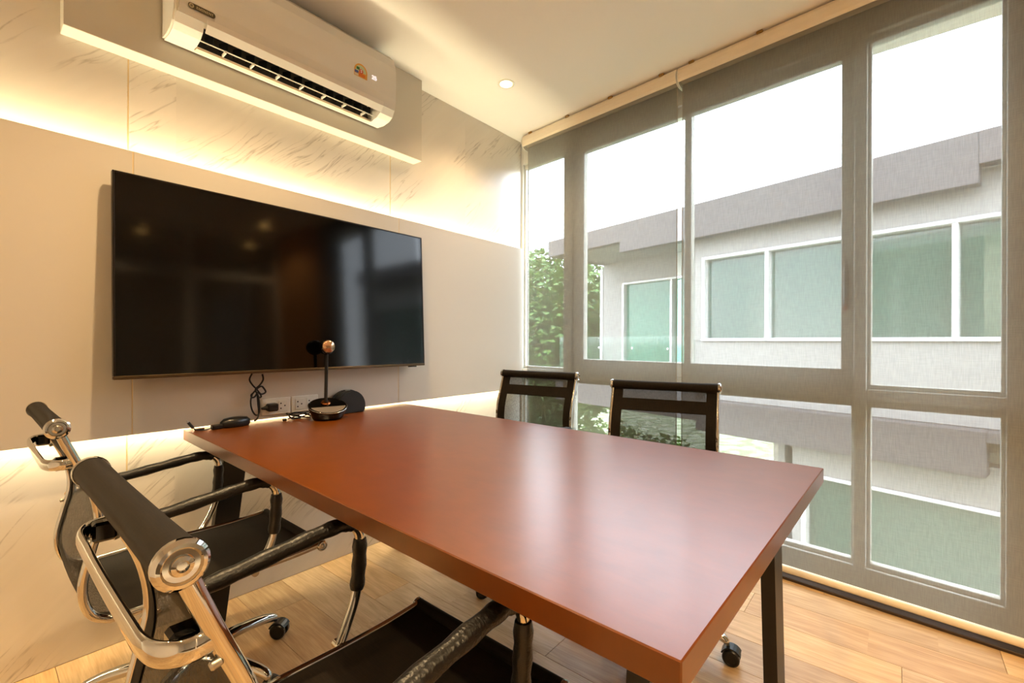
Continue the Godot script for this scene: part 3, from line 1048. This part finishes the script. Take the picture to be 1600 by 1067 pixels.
# ------------------------------------------------------------------ air conditioner
func air_conditioner() -> void:
	var x0 := 0.462
	var x1 := 1.375
	var a := base("air_conditioner", Vector3(0, 0, 0))
	tag(a, "white wall-mounted split air conditioner on the bulkhead", "air conditioner")
	var body := mat("ac_white", Color(0.90, 0.89, 0.86), 0.28)
	var zf := 0.24
	# side profile (z, y)
	var upper := [Vector2(0.230, 2.235), Vector2(0.238, 2.28), Vector2(0.241, 2.36), Vector2(0.239, 2.43), Vector2(0.225, 2.475), Vector2(0.195, 2.502), Vector2(0.15, 2.518), Vector2(0.085, 2.522)]
	var full := PackedVector2Array([Vector2(0.085, 2.19), Vector2(0.14, 2.184), Vector2(0.185, 2.19), Vector2(0.212, 2.205)] + upper)
	var cut := PackedVector2Array([Vector2(0.085, 2.19), Vector2(0.112, 2.186), Vector2(0.106, 2.22), Vector2(0.100, 2.27), Vector2(0.112, 2.345), Vector2(0.19, 2.345), Vector2(0.204, 2.25), Vector2(0.222, 2.218)] + upper)
	var Z := Vector3(0, 0, 1)
	var st := S()
	extrude(st, full, Z, Vector3.UP, Vector3.RIGHT, x0 + 0.006, x0 + 0.092)
	extrude(st, full, Z, Vector3.UP, Vector3.RIGHT, x1 - 0.075, x1 - 0.006)
	extrude(st, cut, Z, Vector3.UP, Vector3.RIGHT, x0 + 0.092, x1 - 0.075)
	# slightly smaller cheeks round the ends off
	for s in [[x0, x0 + 0.006], [x1 - 0.006, x1]]:
		var sm := PackedVector2Array()
		for p in full: sm.append(Vector2(0.085, 2.352) + (p - Vector2(0.085, 2.352)) * 0.965)
		extrude(st, sm, Z, Vector3.UP, Vector3.RIGHT, s[0], s[1])
	obj("body", st, body, a)
	# front panel as a thin shell over the upper front
	var shell := PackedVector2Array([Vector2(0.232, 2.232), Vector2(0.240, 2.28), Vector2(0.243, 2.36), Vector2(0.241, 2.43), Vector2(0.227, 2.477), Vector2(0.197, 2.505), Vector2(0.199, 2.509), Vector2(0.231, 2.479), Vector2(0.246, 2.432), Vector2(0.248, 2.36), Vector2(0.245, 2.28), Vector2(0.237, 2.230)])
	st = S()
	extrude(st, shell, Z, Vector3.UP, Vector3.RIGHT, x0 + 0.012, x1 - 0.010)
	obj("front_panel", st, mat("ac_panel", Color(0.88, 0.875, 0.85), 0.2), a, "smooth white front panel")
	# raised air flap at the bottom of the panel
	st = S()
	extrude(st, PackedVector2Array([Vector2(0.221, 2.204), Vector2(0.2415, 2.226), Vector2(0.2435, 2.244), Vector2(0.2475, 2.243), Vector2(0.245, 2.224), Vector2(0.224, 2.201)]), Z, Vector3.UP, Vector3.RIGHT, x0 + 0.096, x1 - 0.079)
	obj("air_flap", st, body, a, "narrow air flap lifted over the panel's lower edge")
	# outlet: dark inside, louvre bar, vanes, lip
	st = S()
	extrude(st, PackedVector2Array([Vector2(0.113, 2.192), Vector2(0.1072, 2.22), Vector2(0.1012, 2.27), Vector2(0.113, 2.344), Vector2(0.189, 2.344), Vector2(0.203, 2.25), Vector2(0.200, 2.25), Vector2(0.186, 2.341), Vector2(0.115, 2.341), Vector2(0.104, 2.27), Vector2(0.110, 2.22), Vector2(0.116, 2.192)]), Z, Vector3.UP, Vector3.RIGHT, x0 + 0.094, x1 - 0.079)
	var liner := obj("outlet_liner", st, mat("ac_foam", Color(0.27, 0.255, 0.24), 0.85), a, "grey foam lining of the air outlet")
	st = S()
	for k in 16:
		var t := TAU * k / 16.0
		bx(st, Vector3(x0 + 0.1, -0.006, -0.001), Vector3(x1 - 0.085, 0.006, 0.001), 0.0, Transform3D(Basis(Vector3.RIGHT, t + 0.6), Vector3(0, 2.292 + 0.034 * sin(t), 0.147 + 0.034 * cos(t))))
	tube(st, [Vector3(x0 + 0.1, 2.292, 0.147), Vector3(x1 - 0.085, 2.292, 0.147)], 0.024, 14)
	obj("fan_roller", st, mat("fan_plastic", Color(0.10, 0.095, 0.09), 0.5), liner, "black cross-flow fan roller")
	for i in 15:
		st = S()
		var x := x0 + 0.13 + i * 0.048
		bx(st, Vector3(-0.0015, -0.018, -0.02), Vector3(0.0015, 0.014, 0.02), 0.0, Transform3D(Basis(Vector3.UP, 0.5), Vector3(x, 2.222, 0.152)))
		obj("vane", st, mats.black_plastic, liner)
	st = S()
	tube(st, [Vector3(x0 + 0.094, 2.197, 0.17), Vector3(x1 - 0.079, 2.197, 0.17)], 0.0024, 8)
	for i in 7:
		var x := x0 + 0.18 + i * 0.1
		bx(st, Vector3(x - 0.003, 2.191, 0.135), Vector3(x + 0.003, 2.2, 0.171))
	obj("louvre_bar", st, mats.white_plastic, a)
	st = S()
	extrude(st, PackedVector2Array([Vector2(0.110, 2.182), Vector2(0.134, 2.182), Vector2(0.136, 2.190), Vector2(0.112, 2.189)]), Z, Vector3.UP, Vector3.RIGHT, x0 + 0.094, x1 - 0.079)
	obj("outlet_lip", st, mat("ac_cream", Color(0.93, 0.87, 0.76), 0.35), a)
	# mounting plate behind
	st = S()
	bx(st, Vector3(x0 + 0.006, 2.20, 0.075), Vector3(x1 + 0.01, 2.53, 0.086))
	obj("mounting_plate", st, mat("plate_dark", Color(0.12, 0.09, 0.06), 0.6), a)
	# badge
	var bd := Node3D.new()
	bd.name = "badge"
	bd.position = Vector3(0.541, 2.265, 0.2452)
	bd.rotation_degrees.x = 5.0
	bd.scale = Vector3.ONE * 0.76
	a.add_child(bd)
	var pill := PackedVector2Array()
	for k in 20:
		var t := PI * 0.5 + PI * k / 9.5 if k < 10 else -PI * 0.5 + PI * (k - 10) / 9.5
		t = PI * 0.5 + PI * k / 9.0 if k < 10 else -PI * 0.5 + PI * (k - 10) / 9.0
		pill.append(Vector2(-0.043 if k < 10 else 0.043, 0) + Vector2(cos(t), sin(t)) * 0.0125)
	st = S()
	extrude(st, pill, Vector3.RIGHT, Vector3.UP, Z, 0.0, 0.0015)
	obj("plaque", st, mat("badge_olive", Color(0.24, 0.2, 0.11), 0.4), bd)
	st = S()
	lathe(st, [[0, 0], [0.0098, 0], [0.0098, 0.001], [0, 0.001]], Vector3(-0.042, 0, 0.0014), Z, 20)
	obj("emblem_disc", st, mat("badge_silver", Color(0.72, 0.68, 0.55), 0.35), bd)
	var tm := obj("emblem_letter", text_mesh("e", 0.019, 0.0008, true), mats.badge_olive, bd)
	tm.position = Vector3(-0.042, 0.0006, 0.0028)
	tm = obj("lettering", text_mesh("EMINENT", 0.0155, 0.0008, true), mats.badge_silver, bd)
	tm.position = Vector3(0.0115, 0, 0.0019)
	# energy label
	var el := Node3D.new()
	el.name = "energy_label"
	el.position = Vector3(1.172, 2.333, 0.2478)
	el.rotation_degrees.x = 2.0
	el.scale = Vector3.ONE * 1.05
	a.add_child(el)
	var arch := func(r, y0):
		var p := PackedVector2Array()
		for k in 17:
			var t := PI * k / 16.0
			p.append(Vector2(cos(t), sin(t)) * r)
		p.append(Vector2(-r, y0))
		p.append(Vector2(r, y0))
		return p
	st = S()
	extrude(st, arch.call(0.032, -0.026), Vector3.RIGHT, Vector3.UP, Z, 0.0, 0.0004)
	obj("sticker", st, mat("label_orange", Color(0.85, 0.6, 0.2), 0.5), el)
	st = S()
	extrude(st, arch.call(0.0255, -0.004), Vector3.RIGHT, Vector3.UP, Z, 0.0004, 0.0008)
	obj("fan_field", st, mat("label_green_pale", Color(0.72, 0.78, 0.62), 0.5), el)
	for q in [[Vector2(-0.0215, 0.003), Vector2(-0.007, 0.0145), Color(0.1, 0.38, 0.12), "green_mark"], [Vector2(-0.03, -0.013), Vector2(-0.012, -0.002), Color(0.25, 0.3, 0.55), "blue_mark"], [Vector2(-0.03, -0.0245), Vector2(-0.012, -0.015), Color(0.82, 0.78, 0.66), "print_field"], [Vector2(-0.010, -0.022), Vector2(0.02, -0.009), Color(0.82, 0.42, 0.12), "orange_field"]]:
		st = S()
		bx(st, Vector3(q[0].x, q[0].y, 0.0008), Vector3(q[1].x, q[1].y, 0.0012))
		obj(q[3], st, mat("label_" + q[3], q[2], 0.5), el)
	st = S()
	lathe(st, [[0, 0], [0.0095, 0], [0.0095, 0.0006], [0, 0.0006]], Vector3(0.001, 0.0, 0.001), Z, 20)
	obj("red_disc", st, mat("label_red", Color(0.75, 0.12, 0.06), 0.5), el)
	tm = obj("figure", text_mesh("5", 0.017, 0.0006, true), mats.white_plastic, el)
	tm.position = Vector3(0.001, 0, 0.0018)
	# temperature read-out
	tm = obj("display_figures", text_mesh("25", 0.026, 0.0006, true), glow("display_glow", Color(1, 0.97, 1), 0.9), a, "lit white temperature figures")
	tm.position = Vector3(1.243, 2.334, 0.2482)

# ------------------------------------------------------------------ things by the wall end of the table
func table_things() -> void:
	var st: SurfaceTool
	var top := 0.745
	# sockets
	var spots := [[0.808, 0.931], [0.933, 1.057]]
	for i in 2:
		var o := base("wall_socket", Vector3((spots[i][0] + spots[i][1]) / 2, 0.806, 0.08))
		tag(o, "white double wall socket with a black plug in it" if i == 0 else "white double wall socket behind the conference camera", "socket", "wall sockets above the table")
		st = S()
		bx(st, Vector3(-0.061, -0.036, 0), Vector3(0.061, 0.036, 0.009), 0.003)
		obj("plate", st, mats.white_plastic, o)
		for k in 2:
			var cx := -0.026 + 0.052 * k
			st = S()
			bx(st, Vector3(cx - 0.02, -0.024, 0.009), Vector3(cx + 0.02, 0.024, 0.011), 0.001)
			var ins := obj("insert", st, mats.white_plastic, o)
			for hpos in [Vector2(-0.009, 0.011), Vector2(-0.009, -0.011), Vector2(0.008, 0.0)]:
				st = S()
				lathe(st, [[0, 0], [0.0032, 0], [0.0032, 0.0006], [0, 0.0006]], Vector3(cx + hpos.x, hpos.y, 0.0108), Vector3(0, 0, 1), 10)
				obj("pin_hole", st, mats.black_plastic, ins)
	var pg := base("power_plug", Vector3(0.843, 0.806, 0.091))
	tag(pg, "black power plug pushed into the left wall socket's first outlet", "plug")
	st = S()
	bx(st, Vector3(-0.021, -0.016, 0.0), Vector3(0.021, 0.016, 0.035), 0.005)
	obj("body", st, mats.black_plastic, pg)
	st = S()
	tube(st, [Vector3(-0.02, 0, 0.015), Vector3(-0.042, -0.002, 0.013)], [0.011, 0.004], 10)
	obj("strain_relief", st, mats.rubber, pg)
	# conference camera
	var wc := base("conference_camera", Vector3(1.028, top, 0.228), -14.0)
	tag(wc, "black conference camera with a ball head on a tall stem", "webcam")
	st = S()
	var n := 28
	st.set_smooth_group(1)
	var ring := func(rx, rz, y, tilt):
		var r := []
		for k in n:
			var t := TAU * k / n
			r.append(Vector3(cos(t) * rx, y - sin(t) * tilt, sin(t) * rz))
		return r
	var rs := [ring.call(0.058, 0.046, 0.0, 0.0), ring.call(0.066, 0.052, 0.012, 0.004), ring.call(0.080, 0.062, 0.05, 0.022), ring.call(0.082, 0.064, 0.058, 0.026), ring.call(0.079, 0.061, 0.061, 0.027)]
	for i in rs.size() - 1:
		for k in n:
			quad(st, rs[i][k], rs[i][(k + 1) % n], rs[i + 1][(k + 1) % n], rs[i + 1][k], Vector3(0, 0.03, 0))
	for k in n:
		tri(st, Vector3.ZERO, rs[0][k], rs[0][(k + 1) % n], Vector3(0, 0.03, 0))
	obj("base", st, mats.black_gloss, wc)
	st = S()
	for k in n:
		tri(st, Vector3(0, 0.0605, 0), rs[4][k], rs[4][(k + 1) % n], Vector3(0, 0.0, 0))
	var face := obj("control_face", st, mat("webcam_face", Color(0.03, 0.028, 0.026), 0.1), wc)
	# speaker grille on the front half of the sloping face
	st = S()
	var gp := []
	for k in range(0, 15):
		var t := deg_to_rad(12.0 + 156.0 * k / 14.0)
		gp.append(Vector3(cos(t) * 0.074, 0.0617 - sin(t) * 0.0253, sin(t) * 0.057))
	for k in 14:
		tri(st, Vector3(0, 0.0620 - 0.2 * 0.0253, 0.0118), gp[k], gp[k + 1], Vector3.ZERO)
	obj("speaker_grille", st, mat("grille_grey", Color(0.42, 0.38, 0.34), 0.45), face, "grey speaker grille")
	st = S()
	var rim := []
	for k in n + 1:
		var t := TAU * k / n
		rim.append(Vector3(cos(t) * 0.0815, 0.0595 - sin(t) * 0.0265, sin(t) * 0.0635))
	tube(st, rim, 0.0018, 6)
	obj("rim", st, mats.chrome, wc)
	for k in 5:
		st = S()
		lathe(st, [[0, 0], [0.005, 0], [0.005, 0.001], [0, 0.001]], Vector3(-0.045 + k * 0.0225, 0.0625, -0.003 - 0.008 * absf(k - 2.0)), Vector3(0, 1, 0.4), 10)
		obj("button", st, mats.chrome_dull, face)
	st = S()
	lathe(st, [[0.019, 0], [0.021, 0.003], [0.017, 0.008], [0.009, 0.009], [0.008, 0.0]], Vector3(-0.004, 0.068, -0.018), Vector3(0, 1, 0.35), 20)
	obj("stem_collar", st, mat("copper", Color(0.55, 0.33, 0.18), 0.25, 0.9), wc)
	st = S()
	tube(st, [Vector3(-0.004, 0.06, -0.018), Vector3(-0.003, 0.18, -0.016), Vector3(-0.002, 0.295, -0.015)], 0.0072, 12)
	obj("stem", st, mats.black_plastic, wc)
	st = S()
	var sp := []
	for k in 13:
		var t := -PI / 2 + PI * k / 12.0
		sp.append([0.035 * cos(t), 0.035 * sin(t)])
	lathe(st, sp, Vector3(-0.002, 0.318, -0.015), Vector3.UP, 24, true)
	var ball := obj("ball_head", st, mats.black_gloss, wc)
	st = S()
	var sp2 := []
	for k in 8:
		var t := PI * 0.5 * k / 7.0
		sp2.append([0.029 * cos(t), 0.021 + 0.0165 * sin(t)])
	lathe(st, sp2, Vector3(-0.002, 0.318, -0.015), Vector3(0.1, 0.12, 1).normalized(), 24, true)
	obj("lens_dome", st, mat("lens_mirror", Color(0.75, 0.62, 0.5), 0.12, 1.0), ball, "mirrored lens dome")
	# zipped case
	var cs := base("zipped_case", Vector3(1.185, top, 0.122), 3.0)
	tag(cs, "black half-round zipped case standing behind the conference camera", "case")
	st = S()
	var pl := PackedVector2Array()
	for k in 19:
		var t := -0.25 + (PI + 0.5) * k / 18.0
		pl.append(Vector2(cos(t) * 0.082, 0.03 + sin(t) * 0.078))
	pl.append(Vector2(-0.07, 0.0))
	pl.append(Vector2(0.07, 0.0))
	extrude(st, pl, Vector3.RIGHT, Vector3.UP, Vector3(0, 0, 1), -0.026, 0.026, Vector3.ZERO, true)
	var p2 := PackedVector2Array()
	for q in pl: p2.append(Vector2(q.x * 0.9, 0.004 + q.y * 0.92))
	extrude(st, p2, Vector3.RIGHT, Vector3.UP, Vector3(0, 0, 1), 0.026, 0.034)
	extrude(st, p2, Vector3.RIGHT, Vector3.UP, Vector3(0, 0, 1), -0.034, -0.026)
	obj("shell", st, mat("case_black", Color(0.03, 0.03, 0.032), 0.6), cs)
	st = S()
	var zp := []
	for k in range(0, 19): zp.append(Vector3(pl[k].x * 1.01, pl[k].y * 1.008, 0))
	tube(st, zp, 0.0025, 6)
	obj("zip", st, mats.black_metal, cs)
	st = S()
	bx(st, Vector3(-0.014, 0.106, -0.006), Vector3(0.012, 0.112, 0.006), 0.002)
	obj("zip_pull", st, mats.chrome_dull, cs)
	# power hub with a short jack lead
	var hb := base("power_hub", Vector3(0.70, top, 0.112), 6.0)
	tag(hb, "black rounded power adapter lying on the table beside its jack lead", "adapter")
	st = S()
	var rings := [ring.call(0.05, 0.024, 0.0, 0.0), ring.call(0.058, 0.029, 0.01, 0.0), ring.call(0.056, 0.028, 0.024, 0.0), ring.call(0.044, 0.021, 0.035, 0.0), ring.call(0.02, 0.01, 0.039, 0.0)]
	st.set_smooth_group(1)
	for i in 4:
		for k in n:
			quad(st, rings[i][k], rings[i][(k + 1) % n], rings[i + 1][(k + 1) % n], rings[i + 1][k], Vector3(0, 0.015, 0))
	for k in n:
		tri(st, Vector3(0, 0.0395, 0), rings[4][k], rings[4][(k + 1) % n], Vector3.ZERO)
		tri(st, Vector3.ZERO, rings[0][k], rings[0][(k + 1) % n], Vector3(0, 0.03, 0))
	obj("body", st, mat("hub_black", Color(0.05, 0.05, 0.05), 0.3), hb)
	st = S()
	bx(st, Vector3(-0.088, 0.0, -0.012), Vector3(-0.045, 0.018, 0.012), 0.004)
	obj("port_block", st, mats.black_plastic, hb)
	st = S()
	tube(st, smooth_path([Vector3(-0.086, 0.008, 0), Vector3(-0.11, 0.003, 0.0), Vector3(-0.135, 0.006, -0.004), Vector3(-0.15, 0.018, -0.006)], 5), 0.002, 6)
	var jl := obj("jack_lead", st, mats.rubber, hb)
	st = S()
	tube(st, [Vector3(-0.147, 0.015, -0.006), Vector3(-0.163, 0.038, -0.008)], 0.0052, 10)
	obj("jack", st, mats.black_plastic, jl)
	st = S()
	tube(st, [Vector3(-0.163, 0.038, -0.008), Vector3(-0.168, 0.046, -0.009)], 0.0022, 8)
	obj("jack_tip", st, mats.chrome_dull, jl)
	# small cap by the corner
	st = S()
	bx(st, Vector3(-0.017, 0, -0.006), Vector3(0.017, 0.006, 0.006), 0.002)
	var cap := obj("cable_tab", st, mats.black_plastic)
	cap.position = Vector3(0.582, top, 0.088)
	tag(cap, "small flat black cable tab at the table's corner by the wall", "tab")
	# loose leads
	st = S()
	var pts := []
	var r2 := RandomNumberGenerator.new()
	r2.seed = 5
	for k in 26:
		var t := k / 25.0
		var wob := Vector3(0.05 * sin(t * 19.0), 0.012 + 0.012 * sin(t * 23.0 + 1.0) + r2.randf() * 0.004, 0.016 * cos(t * 27.0))
		pts.append(Vector3(0.955, top, 0.115) + wob)
	pts[0] = Vector3(0.90, top + 0.006, 0.128)
	tube(st, smooth_path(pts, 5), 0.0024, 6)
	tag(obj("loose_lead", st, mats.rubber), "tangled black lead lying under the wall sockets", "cable")
	st = S()
	bx(st, Vector3(-0.008, 0, -0.005), Vector3(0.008, 0.009, 0.005), 0.002)
	var us := obj("lead_plug", st, mats.black_plastic)
	us.position = Vector3(0.885, top, 0.13)
	tag(us, "tiny black connector at the end of the tangled lead", "plug")

# ------------------------------------------------------------------ downlights
func downlights() -> void:
	var spots := [
		[1.996, 0.423, 1.3, "recessed round downlight in the ceiling corner by the blinds and the marble wall"],
		[2.03, 3.16, 2.2, "recessed round downlight beside the tan wall"],
		[0.68, 0.85, 4.0, "recessed round downlight above the chair by the table leg"],
		[0.45, 3.16, 7.0, "recessed round downlight by the glazed partition"],
		[-0.35, 0.62, 1.1, "recessed round downlight close to the marble wall by the plain side wall"],
		[-0.4, 2.3, 4.0, "added unseen fill downlight over the open floor by the plain side wall"],  # unseen lamp, added as fill for the wall fronts, chairs and floor
		[1.18, 4.05, 0.12, "recessed round downlight in the corridor, opposite the glazed partition"],
		[2.19, 4.0, 0.08, "recessed round downlight in the corridor at its tan wall end"]]
	for s in spots:
		var d := base("downlight", Vector3(s[0], CEIL, s[1]))
		tag(d, s[3], "downlight", "recessed ceiling downlights")
		var st := S()
		lathe(st, [[0.036, -0.002], [0.049, -0.003], [0.051, -0.001], [0.051, 0.0]], Vector3.ZERO, Vector3.UP, 28)
		obj("ring", st, mats.white_plastic, d)
		st = S()
		lathe(st, [[0, -0.0015], [0.037, -0.0015], [0.037, 0.0], [0, 0.0]], Vector3.ZERO, Vector3.UP, 24)
		obj("lens", st, glow("downlight_glow", Color(1.0, 0.76, 0.42), 36.0), d, "glowing round lens")
		var l := SpotLight3D.new()
		l.name = "beam"
		l.light_color = WARM
		l.light_energy = s[2]
		l.light_size = 0.035
		l.spot_range = 12.0
		l.spot_attenuation = 2.0
		l.spot_angle = 62.0
		l.spot_angle_attenuation = 0.8
		l.shadow_enabled = true
		l.rotation_degrees.x = -90
		l.position = Vector3(0, -0.006, 0)
		d.add_child(l)
